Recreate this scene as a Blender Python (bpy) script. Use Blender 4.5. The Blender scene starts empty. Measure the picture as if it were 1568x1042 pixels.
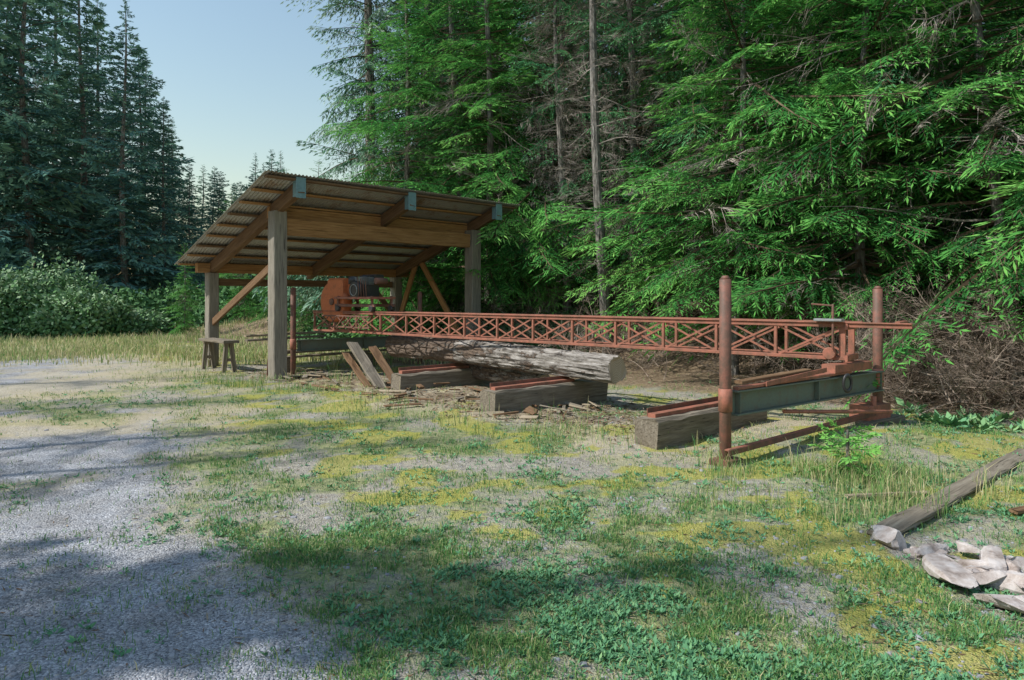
import bpy, math, random
import numpy as np
from mathutils import Vector, Matrix
R0=np.random.RandomState(7); random.seed(7)
scene=bpy.context.scene
COL=scene.collection
# ------------------------------------------------------------------ noise
def _tab(seed): return np.random.RandomState(seed).rand(256,256)
_T={}
def vnoise(x,y,seed=0):
    if seed not in _T:_T[seed]=_tab(seed)
    T=_T[seed]; x=np.asarray(x,float); y=np.asarray(y,float)
    xi=np.floor(x).astype(int); yi=np.floor(y).astype(int)
    fx=x-xi; fy=y-yi; fx=fx*fx*(3-2*fx); fy=fy*fy*(3-2*fy)
    a=T[xi&255,yi&255]; b=T[(xi+1)&255,yi&255]; c=T[xi&255,(yi+1)&255]; d=T[(xi+1)&255,(yi+1)&255]
    return (a*(1-fx)+b*fx)*(1-fy)+(c*(1-fx)+d*fx)*fy
def fbm(x,y,seed=0,o=3):
    s=0;a=.5;t=0
    for i in range(o):
        s=s+a*vnoise(np.asarray(x)*2**i+17*i,np.asarray(y)*2**i-9*i,seed+i); t+=a; a*=.5
    return s/t
def sstep(a,b,x):
    t=np.clip((np.asarray(x,float)-a)/(b-a),0,1); return t*t*(3-2*t)
# ------------------------------------------------------------------ site frame
TS=np.array([-.761,.649]); TN=np.array([.649,.761]); T0=np.array([3.93,7.96])
def W(s,n): return T0+TS*s+TN*n
def sn(x,y):
    dx=x-T0[0]; dy=y-T0[1]
    return dx*TS[0]+dy*TS[1], dx*TN[0]+dy*TN[1]
def H(x,y):
    x=np.asarray(x,float); y=np.asarray(y,float)
    s,n=sn(x,y)
    z=(fbm(x*.5,y*.5,11)-.5)*.10+(fbm(x*2.3,y*2.3,21,2)-.5)*.04
    hill=sstep(3.5,8,n)*.5+np.clip(n-5,0,60)*.30
    z=z+hill*(1-sstep(20,34,s))
    z=z+.14*np.exp(-(((x-4.3)/1.3)**2+((y-7.2)/1.6)**2))
    return z
# ------------------------------------------------------------------ materials
def newmat(name):
    m=bpy.data.materials.new(name); m.use_nodes=True
    nt=m.node_tree; b=nt.nodes['Principled BSDF']; return m,nt,b
def N(nt,t,**k):
    n=nt.nodes.new(t)
    for a,v in k.items(): setattr(n,a,v)
    return n
def ramp(nt,fac,stops):
    r=N(nt,'ShaderNodeValToRGB'); e=r.color_ramp.elements
    while len(e)<len(stops): e.new(.5)
    for i,(p,c) in enumerate(stops):
        e[i].position=p; e[i].color=(*c,1)
    nt.links.new(fac,r.inputs[0]); return r.outputs[0]
def noise(nt,vec,scale,detail=4,rough=.6):
    n=N(nt,'ShaderNodeTexNoise'); n.inputs['Scale'].default_value=scale
    n.inputs['Detail'].default_value=detail; n.inputs['Roughness'].default_value=rough
    if vec is not None: nt.links.new(vec,n.inputs['Vector'])
    return n.outputs['Fac']
def mixc(nt,fac,a,b,mode='MIX'):
    n=N(nt,'ShaderNodeMix',data_type='RGBA',blend_type=mode)
    for i,v in ((0,fac),(6,a),(7,b)):
        if isinstance(v,(int,float)): n.inputs[i].default_value=v
        elif isinstance(v,tuple): n.inputs[i].default_value=(*v,1)
        else: nt.links.new(v,n.inputs[i])
    return n.outputs[2]
def mth(nt,op,a,b=None):
    n=N(nt,'ShaderNodeMath',operation=op)
    for i,v in ((0,a),(1,b)):
        if v is None: continue
        if isinstance(v,(int,float)): n.inputs[i].default_value=v
        else: nt.links.new(v,n.inputs[i])
    return n.outputs[0]
def bump(nt,b,h,strength,dist):
    n=N(nt,'ShaderNodeBump'); n.inputs['Strength'].default_value=strength; n.inputs['Distance'].default_value=dist
    nt.links.new(h,n.inputs['Height']); nt.links.new(n.outputs[0],b.inputs['Normal'])
def objc(nt,scale=(1,1,1)):
    t=N(nt,'ShaderNodeTexCoord'); m=N(nt,'ShaderNodeMapping'); m.inputs['Scale'].default_value=scale
    nt.links.new(t.outputs['Object'],m.inputs[0]); return m.outputs[0]
def foliage(name,stops,trans=.35):
    m=bpy.data.materials.new(name); m.use_nodes=True; nt=m.node_tree
    nt.nodes.remove(nt.nodes['Principled BSDF'])
    at=N(nt,'ShaderNodeAttribute',attribute_name='cv')
    oi=N(nt,'ShaderNodeObjectInfo')
    v=mth(nt,'ADD',at.outputs['Fac'],mth(nt,'MULTIPLY',mth(nt,'SUBTRACT',oi.outputs['Random'],.5),.18))
    c=ramp(nt,v,stops)
    df=N(nt,'ShaderNodeBsdfDiffuse'); nt.links.new(c,df.inputs[0])
    out=nt.nodes['Material Output'].inputs[0]
    if trans>0:
        tr=N(nt,'ShaderNodeBsdfTranslucent'); nt.links.new(c,tr.inputs[0])
        mx=N(nt,'ShaderNodeMixShader'); mx.inputs[0].default_value=trans
        nt.links.new(df.outputs[0],mx.inputs[1]); nt.links.new(tr.outputs[0],mx.inputs[2])
        nt.links.new(mx.outputs[0],out)
    else: nt.links.new(df.outputs[0],out)
    return m
def wood(name,c1,c2,c3,gs=1.,rough=.85,bs=.6):
    m,nt,b=newmat(name)
    v=objc(nt,(.9*gs,16*gs,16*gs)); g=noise(nt,v,2.2,6,.65)
    v2=objc(nt,(.6,2,2)); g2=noise(nt,v2,1.7,3)
    c=ramp(nt,g,[(.28,c1),(.5,c2),(.72,c3)])
    c=mixc(nt,mth(nt,'MULTIPLY',g2,.75),c,tuple(x*.55 for x in c2),'MIX')
    v3=objc(nt,(.5*gs,22*gs,22*gs)); g3=noise(nt,v3,3,2)
    cr=ramp(nt,g3,[(.30,(.22,.22,.22)),(.37,(1,1,1))])
    c=mixc(nt,1.,c,cr,'MULTIPLY')
    nt.links.new(c,b.inputs['Base Color']); b.inputs['Roughness'].default_value=rough
    b.inputs['Specular IOR Level'].default_value=.2
    bump(nt,b,g,bs,.01); return m
def rusty(name,base,rust,amt=.5,rough=.65):
    m,nt,b=newmat(name); v=objc(nt)
    g=noise(nt,v,7,6,.7); g2=noise(nt,v,45,3)
    f=ramp(nt,g,[(amt-.10,(0,0,0)),(amt+.1,(1,1,1))])
    c=mixc(nt,f,base,rust); c=mixc(nt,mth(nt,'MULTIPLY',g2,.5),c,tuple(x*.4 for x in rust))
    nt.links.new(c,b.inputs['Base Color']); b.inputs['Roughness'].default_value=rough
    bump(nt,b,g2,.3,.003); return m
M={}
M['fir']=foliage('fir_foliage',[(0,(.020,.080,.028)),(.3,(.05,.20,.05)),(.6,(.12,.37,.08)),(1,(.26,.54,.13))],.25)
M['hem']=foliage('hemlock_foliage',[(0,(.018,.075,.040)),(.35,(.05,.18,.08)),(.65,(.11,.32,.13)),(1,(.22,.46,.20))],.22)
M['ced']=foliage('cedar_foliage',[(0,(.03,.085,.055)),(.4,(.07,.18,.11)),(.7,(.19,.33,.22)),(1,(.40,.50,.40))],.2)
M['far']=foliage('hazed_distant_foliage',[(0,(.065,.15,.165)),(.5,(.12,.25,.21)),(1,(.22,.36,.23))],.2)  # bluish leaf colour stands in for the haze over the far trees
M['grass']=foliage('grass_blades',[(0,(.05,.16,.06)),(.35,(.11,.28,.09)),(.6,(.22,.35,.11)),(.8,(.43,.42,.20)),(1,(.60,.53,.33))],.2)
M['weed']=foliage('weed_leaves',[(0,(.07,.19,.10)),(.5,(.13,.30,.15)),(1,(.24,.40,.18))],0)
M['bram']=foliage('bramble_leaves',[(0,(.05,.12,.055)),(.5,(.13,.25,.10)),(1,(.32,.42,.27))],0)
def simple(name,stops,scale=8,rough=.9,bs=.5,sc=(1,1,1),metal=0,bd=.01):
    m,nt,b=newmat(name); g=noise(nt,objc(nt,sc),scale,6,.65)
    nt.links.new(ramp(nt,g,stops),b.inputs['Base Color']); b.inputs['Roughness'].default_value=rough
    b.inputs['Metallic'].default_value=metal; b.inputs['Specular IOR Level'].default_value=.25
    bump(nt,b,g,bs,bd); return m
def flat(name,stops):
    m=bpy.data.materials.new(name); m.use_nodes=True; nt=m.node_tree; nt.nodes.remove(nt.nodes['Principled BSDF'])
    df=N(nt,'ShaderNodeBsdfDiffuse'); nt.links.new(ramp(nt,noise(nt,objc(nt),3,1),stops),df.inputs[0]); nt.links.new(df.outputs[0],nt.nodes['Material Output'].inputs[0]); return m
M['bark']=simple('bark',[(.3,(.05,.045,.04)),(.5,(.17,.155,.14)),(.72,(.40,.38,.35))],6,.95,1,(3,3,.6),bd=.03)
M['dead']=flat('dead_twigs',[(.35,(.17,.145,.125)),(.65,(.42,.37,.33))])
M['brush']=flat('brush_twigs',[(.35,(.12,.09,.07)),(.65,(.36,.29,.24))])
M['twig']=flat('twig_wood',[(.3,(.07,.05,.035)),(.7,(.16,.12,.08))])
M['stone']=simple('pebble_stone',[(.3,(.18,.18,.20)),(.7,(.42,.42,.44))],9)
M['pale']=simple('pale_rubble',[(.3,(.18,.14,.12)),(.44,(.38,.32,.29)),(.62,(.56,.51,.49))],9,.9,1,bd=.02)
M['post']=wood('weathered_post',(.15,.135,.115),(.30,.27,.225),(.43,.395,.335))
M['honey']=wood('honey_beam',(.20,.10,.04),(.42,.23,.10),(.55,.33,.16))
M['brown']=wood('brown_timber',(.10,.055,.03),(.21,.125,.07),(.31,.205,.12))
M['grey']=wood('grey_timber',(.10,.085,.065),(.235,.20,.155),(.37,.33,.265),bs=1)
M['plank']=wood('pale_plank',(.22,.17,.12),(.38,.31,.22),(.50,.43,.32))
M['red']=rusty('red_painted_steel',(.44,.16,.105),(.23,.11,.07),.53)
M['redd']=rusty('rusty_pipe',(.29,.115,.08),(.15,.085,.06),.48)
M['orange']=rusty('orange_guard',(.66,.19,.07),(.36,.12,.05),.62)
M['beam']=rusty('grey_green_steel',(.15,.19,.155),(.17,.14,.10),.6)
M['black']=rusty('engine_black',(.03,.032,.036),(.09,.07,.06),.6,.45)
M['steel']=rusty('dull_steel',(.34,.36,.37),(.20,.18,.16),.6,.4)
M['brkt']=rusty('galvanised_bracket',(.20,.34,.37),(.15,.24,.26),.6,.5)
def roofmat():
    m,nt,b=newmat('corrugated_metal'); v=objc(nt,(1,1,1)); g=noise(nt,v,2.5,5,.7)
    nt.links.new(ramp(nt,g,[(.35,(.32,.32,.31)),(.52,(.38,.37,.35)),(.68,(.24,.17,.12))]),b.inputs['Base Color'])
    b.inputs['Metallic'].default_value=.3; b.inputs['Roughness'].default_value=.5; return m
M['roof']=roofmat()
def logmat():
    m,nt,b=newmat('weathered_log'); v=objc(nt,(1.1,7,7)); g=noise(nt,v,2.6,8,.75)
    v0=objc(nt,(1,2.2,2.2)); g2=noise(nt,v0,2.4,5,.7); g4=noise(nt,objc(nt,(3,9,9)),4,6,.7)
    c=ramp(nt,g,[(.36,(.04,.033,.028)),(.47,(.19,.17,.15)),(.65,(.47,.44,.41))])
    t=N(nt,'ShaderNodeTexCoord'); sx=N(nt,'ShaderNodeSeparateXYZ'); nt.links.new(t.outputs['Object'],sx.inputs[0])
    f=ramp(nt,mth(nt,'ADD',g2,mth(nt,'MULTIPLY',sx.outputs[0],.055)),[(.47,(0,0,0)),(.52,(1,1,1))])
    bk=ramp(nt,g4,[(.3,(.04,.028,.02)),(.5,(.13,.09,.065)),(.7,(.27,.20,.15))])
    c=mixc(nt,mth(nt,'MULTIPLY',f,.92),c,bk)
    nt.links.new(c,b.inputs['Base Color']); b.inputs['Roughness'].default_value=.95
    hgt=mth(nt,'ADD',mth(nt,'MULTIPLY',f,mth(nt,'ADD',.6,g4)),g); bump(nt,b,hgt,1,.035); return m
M['log']=logmat()
def logend():
    m,nt,b=newmat('log_end_grain'); w=N(nt,'ShaderNodeTexWave',wave_type='RINGS',rings_direction='X')
    w.inputs['Scale'].default_value=14; w.inputs['Distortion'].default_value=1.5
    t=N(nt,'ShaderNodeTexCoord'); nt.links.new(t.outputs['Object'],w.inputs[0])
    nt.links.new(ramp(nt,w.outputs['Fac'],[(0,(.30,.23,.16)),(1,(.50,.42,.32))]),b.inputs['Base Color'])
    b.inputs['Roughness'].default_value=.85; return m
M['logend']=logend()
# ------------------------------------------------------------------ mesh helpers
def soup(name,Q,C,Mi,mats,parent=None):
    Q=np.ascontiguousarray(Q,dtype=np.float32); n=len(Q)
    me=bpy.data.meshes.new(name)
    me.vertices.add(n*4); me.vertices.foreach_set('co',Q.reshape(-1))
    me.loops.add(n*4); me.loops.foreach_set('vertex_index',np.arange(n*4,dtype=np.int32))
    me.polygons.add(n); me.polygons.foreach_set('loop_start',np.arange(0,n*4,4,dtype=np.int32))
    me.polygons.foreach_set('loop_total',np.full(n,4,dtype=np.int32))
    me.polygons.foreach_set('material_index',np.asarray(Mi,dtype=np.int32))
    a=me.attributes.new('cv','FLOAT','FACE'); a.data.foreach_set('value',np.asarray(C,dtype=np.float32))
    for m in mats: me.materials.append(m)
    me.update(calc_edges=True)
    return me
def put(me,name,loc=(0,0,0),rot=0,sc=1,parent=None,lean=(0,0)):
    o=bpy.data.objects.new(name,me); COL.objects.link(o)
    o.location=loc; o.rotation_euler=(lean[0],lean[1],rot)
    o.scale=(sc,sc,sc) if not isinstance(sc,tuple) else sc
    if parent: o.parent=parent
    return o
def empty(name,loc=(0,0,0)):
    e=bpy.data.objects.new(name,None); COL.objects.link(e); e.location=loc; e.empty_display_size=.3; return e
def nrm(v): return v/np.maximum(np.linalg.norm(v,axis=-1,keepdims=True),1e-9)
def tubeQ(P,r,sides=6):
    P=np.asarray(P,float); r=np.asarray(r,float); n=len(P)
    T=nrm(np.gradient(P,axis=0)); up=np.array([0,0,1.]) if abs(T[0][2])<.9 else np.array([1.,0,0])
    A=nrm(np.cross(T,up)); B=np.cross(T,A)
    th=np.linspace(0,2*math.pi,sides+1)[:-1]
    ring=P[:,None,:]+r[:,None,None]*(np.cos(th)[None,:,None]*A[:,None,:]+np.sin(th)[None,:,None]*B[:,None,:])
    a=ring[:-1]; b=ring[1:]; 
    return np.stack([a,np.roll(a,-1,1),np.roll(b,-1,1),b],2).reshape(-1,4,3)
def kites(B,D,Nn,L,Wd):
    D=nrm(D); S=nrm(np.cross(D,Nn)); L=L[:,None]; Wd=Wd[:,None]
    return np.stack([B,B+D*L*.45+S*Wd,B+D*L,B+D*L*.45-S*Wd],1)
# ------------------------------------------------------------------ branch templates
def gen_branch(rng,L,droop,unit=.12,spacing=.07,dens=10,twl=.36,hang=.2,width=.14,vert=.2,nr=.55):
    Qs=[];Cs=[];Ms=[]
    def P(t): return np.stack([L*t,.05*L*np.sin(t*3+rng_ph),-droop*L*t**1.6+.04*L*t**4],-1)
    rng_ph=rng.rand()*6
    tt=np.linspace(0,1,6); q=tubeQ(P(tt),.009*L*(1-tt)+.003,3); Qs.append(q);Cs.append(np.zeros(len(q)));Ms.append(np.zeros(len(q))+3)
    n=max(5,int(L*dens))
    for i in range(n):
        t=.12+.88*(i+rng.rand()*.7)/n
        if rng.rand()<.06: continue
        p=P(np.array([t]))[0]
        for sd in (-1,1):
            l=L*twl*((1-t)**.8*.95+.10)*rng.uniform(.6,1.15)*min(1,.35+t*2.2)
            ang=math.radians(rng.uniform(40,70)-18*t)*sd
            d=np.array([math.cos(ang),math.sin(ang),rng.uniform(-vert-.15,vert-.1)]); d/=np.linalg.norm(d)
            k=max(2,int(l/spacing)); r=(np.arange(k)+.5)/k*l
            pos=p+d*r[:,None]; pos[:,2]-=hang*r*r/max(l,.1)+hang*.25*r
            e=p+d*l; e[2]-=hang*1.25*l
            s=np.array([-d[1],d[0],0.])*.004
            Qs.append(np.array([[p-s,p+s,e+s*.4,e-s*.4]]));Cs.append([0]);Ms.append([3])
            c0=rng.normal(0,.08)
            for s2 in (-1,1):
                a2=math.radians(40)*s2+rng.normal(0,.13,k)
                ca,sa=np.cos(a2),np.sin(a2)
                D=np.stack([d[0]*ca-d[1]*sa,d[0]*sa+d[1]*ca,rng.normal(-.10-hang*.9,.20,k)],-1)
                Nn=np.stack([rng.normal(0,nr,k),rng.normal(0,nr,k),np.ones(k)],-1)
                LL=unit*rng.uniform(.6,1.3,k)*(1-.45*(r/l)); 
                Qs.append(kites(pos,D,Nn,LL,LL*width))
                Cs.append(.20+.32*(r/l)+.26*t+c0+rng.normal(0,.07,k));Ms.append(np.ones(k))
            Qs.append(kites(pos[-1:],np.array([d+[0,0,-hang]]),np.array([[rng.normal(0,.5),rng.normal(0,.5),1.]]),np.array([unit*1.1]),np.array([unit*width])))
            Cs.append([.75]);Ms.append([1])
    return np.concatenate(Qs),np.concatenate(Cs).astype(float),np.concatenate(Ms).astype(int)
def gen_dead(rng,L,droop=.12,n=24):
    Qs=[]
    ph=rng.rand()*6
    def P(t): return np.stack([L*t,.06*L*np.sin(t*4+ph),-droop*L*t**1.5],-1)
    tt=np.linspace(0,1,6); Qs.append(tubeQ(P(tt),.0065*L*(1-tt)+.003,3))
    for i in range(n):
        t=rng.uniform(.15,1); p=P(np.array([t]))[0]
        l=L*rng.uniform(.15,.42)*(1.15-t); a=rng.uniform(.5,1.1)*rng.choice([-1,1])
        d=np.array([math.cos(a),math.sin(a),rng.uniform(-.7,.25)])
        m=p+d*l*.5; e=m+(d+[0,0,-.3])*l*.5
        w=.005; s=np.array([-d[1]*.5,d[0]*.5,.8])*w
        Qs.append(np.array([[p-s,p+s,m+s*.8,m-s*.8],[m-s*.8,m+s*.8,e+s*.3,e-s*.3]]))
        for j in range(4):
            b=p+d*l*rng.uniform(.2,.9); a3=a+rng.uniform(.4,1)*rng.choice([-1,1])
            d3=np.array([math.cos(a3),math.sin(a3),rng.uniform(-.9,.2)])*l*rng.uniform(.2,.5)
            s=np.array([0,0,1.])*.0038 if rng.rand()<.6 else np.array([-d3[1],d3[0],0])/(.001+l)*.010
            Qs.append(np.array([[b-s,b+s,b+d3+s*.3,b+d3-s*.3]]))
    Q=np.concatenate(Qs); return Q,np.full(len(Q),.5),np.full(len(Q),2)
def xform(T,az,pitch,roll,sc,loc,dc=0):
    Q,C,Mi=T
    cr,sr=math.cos(roll),math.sin(roll); cp,sp=math.cos(pitch),math.sin(pitch); ca,sa=math.cos(az),math.sin(az)
    Rx=np.array([[1,0,0],[0,cr,-sr],[0,sr,cr]]); Ry=np.array([[cp,0,-sp],[0,1,0],[sp,0,cp]]); Rz=np.array([[ca,-sa,0],[sa,ca,0],[0,0,1]])
    Rm=Rz@Ry@Rx
    return (Q*sc)@Rm.T+np.asarray(loc),C+dc,Mi
def gen_tree(rng,Ht,Rm,temps,deads,nb,zlow,ndead,rtrunk,shape=.75,pitch0=-.1,low_bias=1.0,deadtop=.5,wob=.15,psd=.17):
    Qs=[];Cs=[];Ms=[]
    zz=np.linspace(-.6,Ht,22); ph=rng.rand()*6
    tp=np.stack([wob*np.sin(zz*.35+ph),wob*np.cos(zz*.27+ph),zz],-1)
    rr=rtrunk*(1-np.clip(zz,0,Ht)/Ht)**.8+.012; rr[0]*=1.5; rr[1]*=1.1
    q=tubeQ(tp,rr,10); Qs.append(q);Cs.append(np.full(len(q),.5));Ms.append(np.zeros(len(q)))
    def at(z): return np.array([wob*math.sin(z*.35+ph),wob*math.cos(z*.27+ph),z])
    az=rng.rand()*6
    for i in range(nb):
        f=((i+rng.rand())/nb)**low_bias; z=zlow+(Ht-zlow)*f
        az+=2.4+rng.normal(0,.45)
        r=Rm*((1-f)**shape)*rng.uniform(.5,1.2)*(.85+.3*math.sin(az*2+z*.8))+.25
        cl=temps[min(len(temps)-1,int(np.searchsorted([1.6,2.6],r)))]
        L,lst=cl; T=lst[rng.randint(len(lst))]
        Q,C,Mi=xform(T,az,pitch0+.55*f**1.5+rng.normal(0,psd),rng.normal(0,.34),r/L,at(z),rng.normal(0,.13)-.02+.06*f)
        Qs.append(Q);Cs.append(C);Ms.append(Mi)
    for i in range(ndead):
        z=rng.uniform(.5,zlow+(Ht-zlow)*deadtop); T=deads[rng.randint(len(deads))]
        r=Rm*rng.uniform(.3,.75)
        Q,C,Mi=xform(T,rng.rand()*6.28,rng.uniform(-.35,.1),rng.rand()*6,r/2.,at(z)); Qs.append(Q);Cs.append(C);Ms.append(Mi)
    return np.concatenate(Qs),np.clip(np.concatenate(Cs),0,1),np.concatenate(Ms)
rg=np.random.RandomState(3)
def tset(**k): return [(1.2,[gen_branch(rg,1.2,**k) for _ in range(3)]),(2.1,[gen_branch(rg,2.1,**k) for _ in range(3)]),(3.1,[gen_branch(rg,3.1,**k) for _ in range(4)])]
firT=tset(droop=.24,unit=.155,spacing=.055,dens=8,hang=.32,width=.088)
hemT=tset(droop=.34,unit=.13,spacing=.055,dens=8,hang=.55,width=.095)
cedT=tset(droop=.36,unit=.17,spacing=.09,dens=8,hang=.95,width=.125)
farT=[(1.2,[gen_branch(rg,1.2,droop=.15,unit=.40,spacing=.26,dens=4,width=.16) for _ in range(2)]),(2.1,[gen_branch(rg,2.1,droop=.18,unit=.46,spacing=.30,dens=3.2,width=.16) for _ in range(2)]),(3.1,[gen_branch(rg,3.1,droop=.2,unit=.5,spacing=.32,dens=3.0,width=.16) for _ in range(3)])]
deads=[gen_dead(rg,2.) for _ in range(5)]
def tm(name,fol,T): return soup(name,*T,[M['bark'],M[fol],M['dead'],M['twig']])
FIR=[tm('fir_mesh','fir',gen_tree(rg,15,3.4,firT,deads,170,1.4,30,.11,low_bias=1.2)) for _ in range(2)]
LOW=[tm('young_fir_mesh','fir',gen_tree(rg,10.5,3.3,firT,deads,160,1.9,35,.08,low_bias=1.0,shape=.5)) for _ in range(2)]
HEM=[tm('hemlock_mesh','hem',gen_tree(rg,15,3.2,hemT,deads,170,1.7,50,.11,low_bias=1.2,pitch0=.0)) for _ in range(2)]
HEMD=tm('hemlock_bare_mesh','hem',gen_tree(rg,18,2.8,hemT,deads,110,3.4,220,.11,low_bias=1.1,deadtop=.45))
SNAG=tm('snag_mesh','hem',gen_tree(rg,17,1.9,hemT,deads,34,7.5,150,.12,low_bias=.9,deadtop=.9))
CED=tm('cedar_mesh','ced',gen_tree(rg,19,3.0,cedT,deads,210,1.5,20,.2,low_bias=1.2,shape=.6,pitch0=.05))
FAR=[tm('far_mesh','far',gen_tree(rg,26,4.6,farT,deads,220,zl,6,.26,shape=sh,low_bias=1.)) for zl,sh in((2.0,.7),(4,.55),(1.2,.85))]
FARG=[]
for mm in FAR[:2]:
    c_=mm.copy(); c_.materials[1]=M['hem']; FARG.append(c_)
print('tree quads',[len(m.polygons) for m in FIR+LOW+HEM+[HEMD,SNAG,CED]+FAR])
def tree(me,name,x,y,sc,rot=None,lean=(0,0)):
    z=float(H(x,y)); return put(me,name,(x,y,z-.1),random.random()*6.28 if rot is None else rot,sc,lean=lean)
rr=np.random.RandomState(12)
def okc(x,y,R): return (x-R)/y>-.335 and (x-R)/y<.78
cnt=0
row1=[(-5.6,5.4,'h'),(-3.2,4.7,'l'),(-1.2,4.5,'l'),(-2.4,7.0,'f'),(.9,4.6,'l'),(.2,6.8,'h'),(2.2,6.2,'f'),(3.1,4.4,'l'),(4.4,6.6,'f'),(5.6,8.0,'h'),(6.9,7.2,'d'),(8.9,6.4,'d'),(11.2,6.2,'f'),(14.2,5.6,'f')]
for s,n,k in row1:
    x,y=W(s,n); me={'h':HEM[0],'f':FIR[int(abs(s*3))%2],'d':HEMD,'l':LOW[int(abs(s*5))%2]}[k]
    tree(me,{'h':'hemlock_tree','f':'fir_tree','d':'hemlock_tree','l':'fir_tree'}[k],x,y,rr.uniform(.95,1.1),lean=(rr.normal(0,.02),rr.normal(0,.02)))
tree(SNAG,'bare_hemlock_trunk',2.25,16.3,1.0,lean=(.0,-.045)); tree(SNAG,'bare_hemlock_trunk',1.35,18.2,.8,rot=2,lean=(0,.01))
for n,step,s0,s1 in ((9.6,2.9,-4,19),(13.5,3.6,-5,24),(18.5,4.0,-6,30)):
    s=s0+rr.rand()
    while s<s1:
        x,y=W(s+rr.uniform(-.6,.6),n+rr.uniform(-.9,.9))
        if okc(x,y,3) and y>1:
            if n<12: me=[HEM[1],FIR[1],HEMD,HEM[0],FIR[0],FIR[1]][rr.randint(6)]
            else: me=FARG[rr.randint(2)]
            cnt+=1
            tree(me,'fir_tree' if (me in FIR or me in FARG) else 'hemlock_tree',x,y,rr.uniform(.9,1.15)*(1.0 if n<12 else .8))
        s+=step
print('rows',cnt)
tree(CED,'cedar_tree',-5.1,24.0,1.1,rot=1.0)
tree(CED,'cedar_tree',-3.3,25.5,1.15,rot=2.6)
tree(FIR[0],'fir_tree',-1.7,21.0,1.15)
tree(FIR[1],'fir_tree',.6,20.0,1.1)
for x,y,sc in ((-9.6,27.5,.33),(-11.8,30,.36),(-8.2,29,.42),(-13.2,27.5,.26),(-7.2,24,.24),(-14.8,36,.48),(-12.5,38,.58)):
    tree(FIR[int(x*10)%2],'young_fir_tree',x,y,sc)
rl=np.random.RandomState(5)
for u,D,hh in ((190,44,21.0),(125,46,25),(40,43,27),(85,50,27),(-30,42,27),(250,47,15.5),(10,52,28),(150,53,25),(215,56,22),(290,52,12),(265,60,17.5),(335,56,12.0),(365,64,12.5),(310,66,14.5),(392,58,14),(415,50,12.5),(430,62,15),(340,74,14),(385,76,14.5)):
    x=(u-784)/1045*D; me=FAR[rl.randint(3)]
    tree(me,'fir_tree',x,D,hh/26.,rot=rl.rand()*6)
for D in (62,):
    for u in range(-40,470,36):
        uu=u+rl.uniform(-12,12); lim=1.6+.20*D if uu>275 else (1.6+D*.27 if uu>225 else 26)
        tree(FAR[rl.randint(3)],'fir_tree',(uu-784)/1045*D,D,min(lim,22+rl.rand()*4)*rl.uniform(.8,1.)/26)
# trees left of the picture (the rest of the clearing's edge)
for x,y,sc,me in ((-12.0,.2,.53,FAR[1]),(-14,-4.5,.66,FAR[2]),(-17,-1,.62,FAR[1]),(-33,20,.8,FAR[0]),(-42,34,1,FAR[0]),(-11,-8,.7,FAR[0]),(-13.5,3.4,.88,HEMD),(-16.5,6.5,.85,HEMD),(-12,5.4,.8,SNAG),(-9,-3,.9,HEMD),(-10,.6,.95,SNAG),(-19,9.5,.95,SNAG)):
    tree(me,'fir_tree' if me in FAR else 'hemlock_tree',x,y,sc)
# ------------------------------------------------------------------ ground
def axis(lo,hi,n,c,k):
    u=np.linspace(-1,1,n); s=np.sinh(u*k)/math.sinh(k); return np.where(s<0,c+s*(c-lo),c+s*(hi-c))
gx=axis(-300,300,360,1.0,5.2); gy=axis(-60,420,420,5.5,5.2)
X,Y=np.meshgrid(gx,gy); Z=H(X,Y)
def masks(x,y):
    s,n=sn(x,y)
    nz=fbm(x*.8,y*.8,31,4); nz2=fbm(x*2.1,y*2.1,41,3)
    edge=x-(-0.75-.64*(y-2.85))
    grass=sstep(-1.1,1.1,edge+(nz-.5)*3.6)
    patch=sstep(.48,.57,fbm(x*.9+3,y*.9,35,4))*sstep(4.5,7,y)*.9
    grass=np.maximum(grass,patch)
    far=sstep(17,21,y)*(x<-3)
    bare=sstep(.36,.52,fbm(x*1.4+8,y*1.4,45,4))
    grass=np.maximum(grass*(.50+.50*sstep(.36,.58,nz2))*(.50+.50*bare),far)
    moss=sstep(.49,.61,fbm(x*2.4+5,y*2.4,51,4))*sstep(0,1.5,edge)*.9
    straw=np.clip(.9*sstep(.40,.62,fbm(x*.6,y*.6+9,61,3))*sstep(5.,7.5,y)+far*.6,0,1)
    dirt=np.exp(-((n+.6)/1.5)**4)*sstep(1.0,3,s)*(1-sstep(11,13,s))*sstep(.30,.5,fbm(x*1.6,y*1.6,66,3))
    litter=np.maximum(sstep(1.2,3.,n),.6*dirt)
    return grass*(1-.65*dirt),moss*(1-.6*dirt),straw,litter
g_,m_,s_,l_=masks(X,Y)
soilm=sstep(-1.1,.9,X-(-0.75-.64*(Y-2.85))+(fbm(X*.8,Y*.8,31,4)-.5)*3.6)
soilm=np.maximum(soilm,sstep(.44,.55,fbm(X*.9+3,Y*.9,35,4))*sstep(4.5,7,Y))
nx,ny=len(gx),len(gy)
V=np.stack([X,Y,Z],-1).reshape(-1,3)
idx=np.arange(nx*ny).reshape(ny,nx); F=np.stack([idx[:-1,:-1],idx[:-1,1:],idx[1:,1:],idx[1:,:-1]],-1).reshape(-1,4)
me=bpy.data.meshes.new('ground'); me.vertices.add(len(V)); me.vertices.foreach_set('co',V.reshape(-1))
me.loops.add(len(F)*4); me.loops.foreach_set('vertex_index',F.reshape(-1).astype(np.int32))
me.polygons.add(len(F)); me.polygons.foreach_set('loop_start',np.arange(0,len(F)*4,4,dtype=np.int32)); me.polygons.foreach_set('loop_total',np.full(len(F),4,dtype=np.int32))
me.polygons.foreach_set('use_smooth',np.ones(len(F),dtype=bool))
ca=me.attributes.new('mask','FLOAT_COLOR','POINT')
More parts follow.
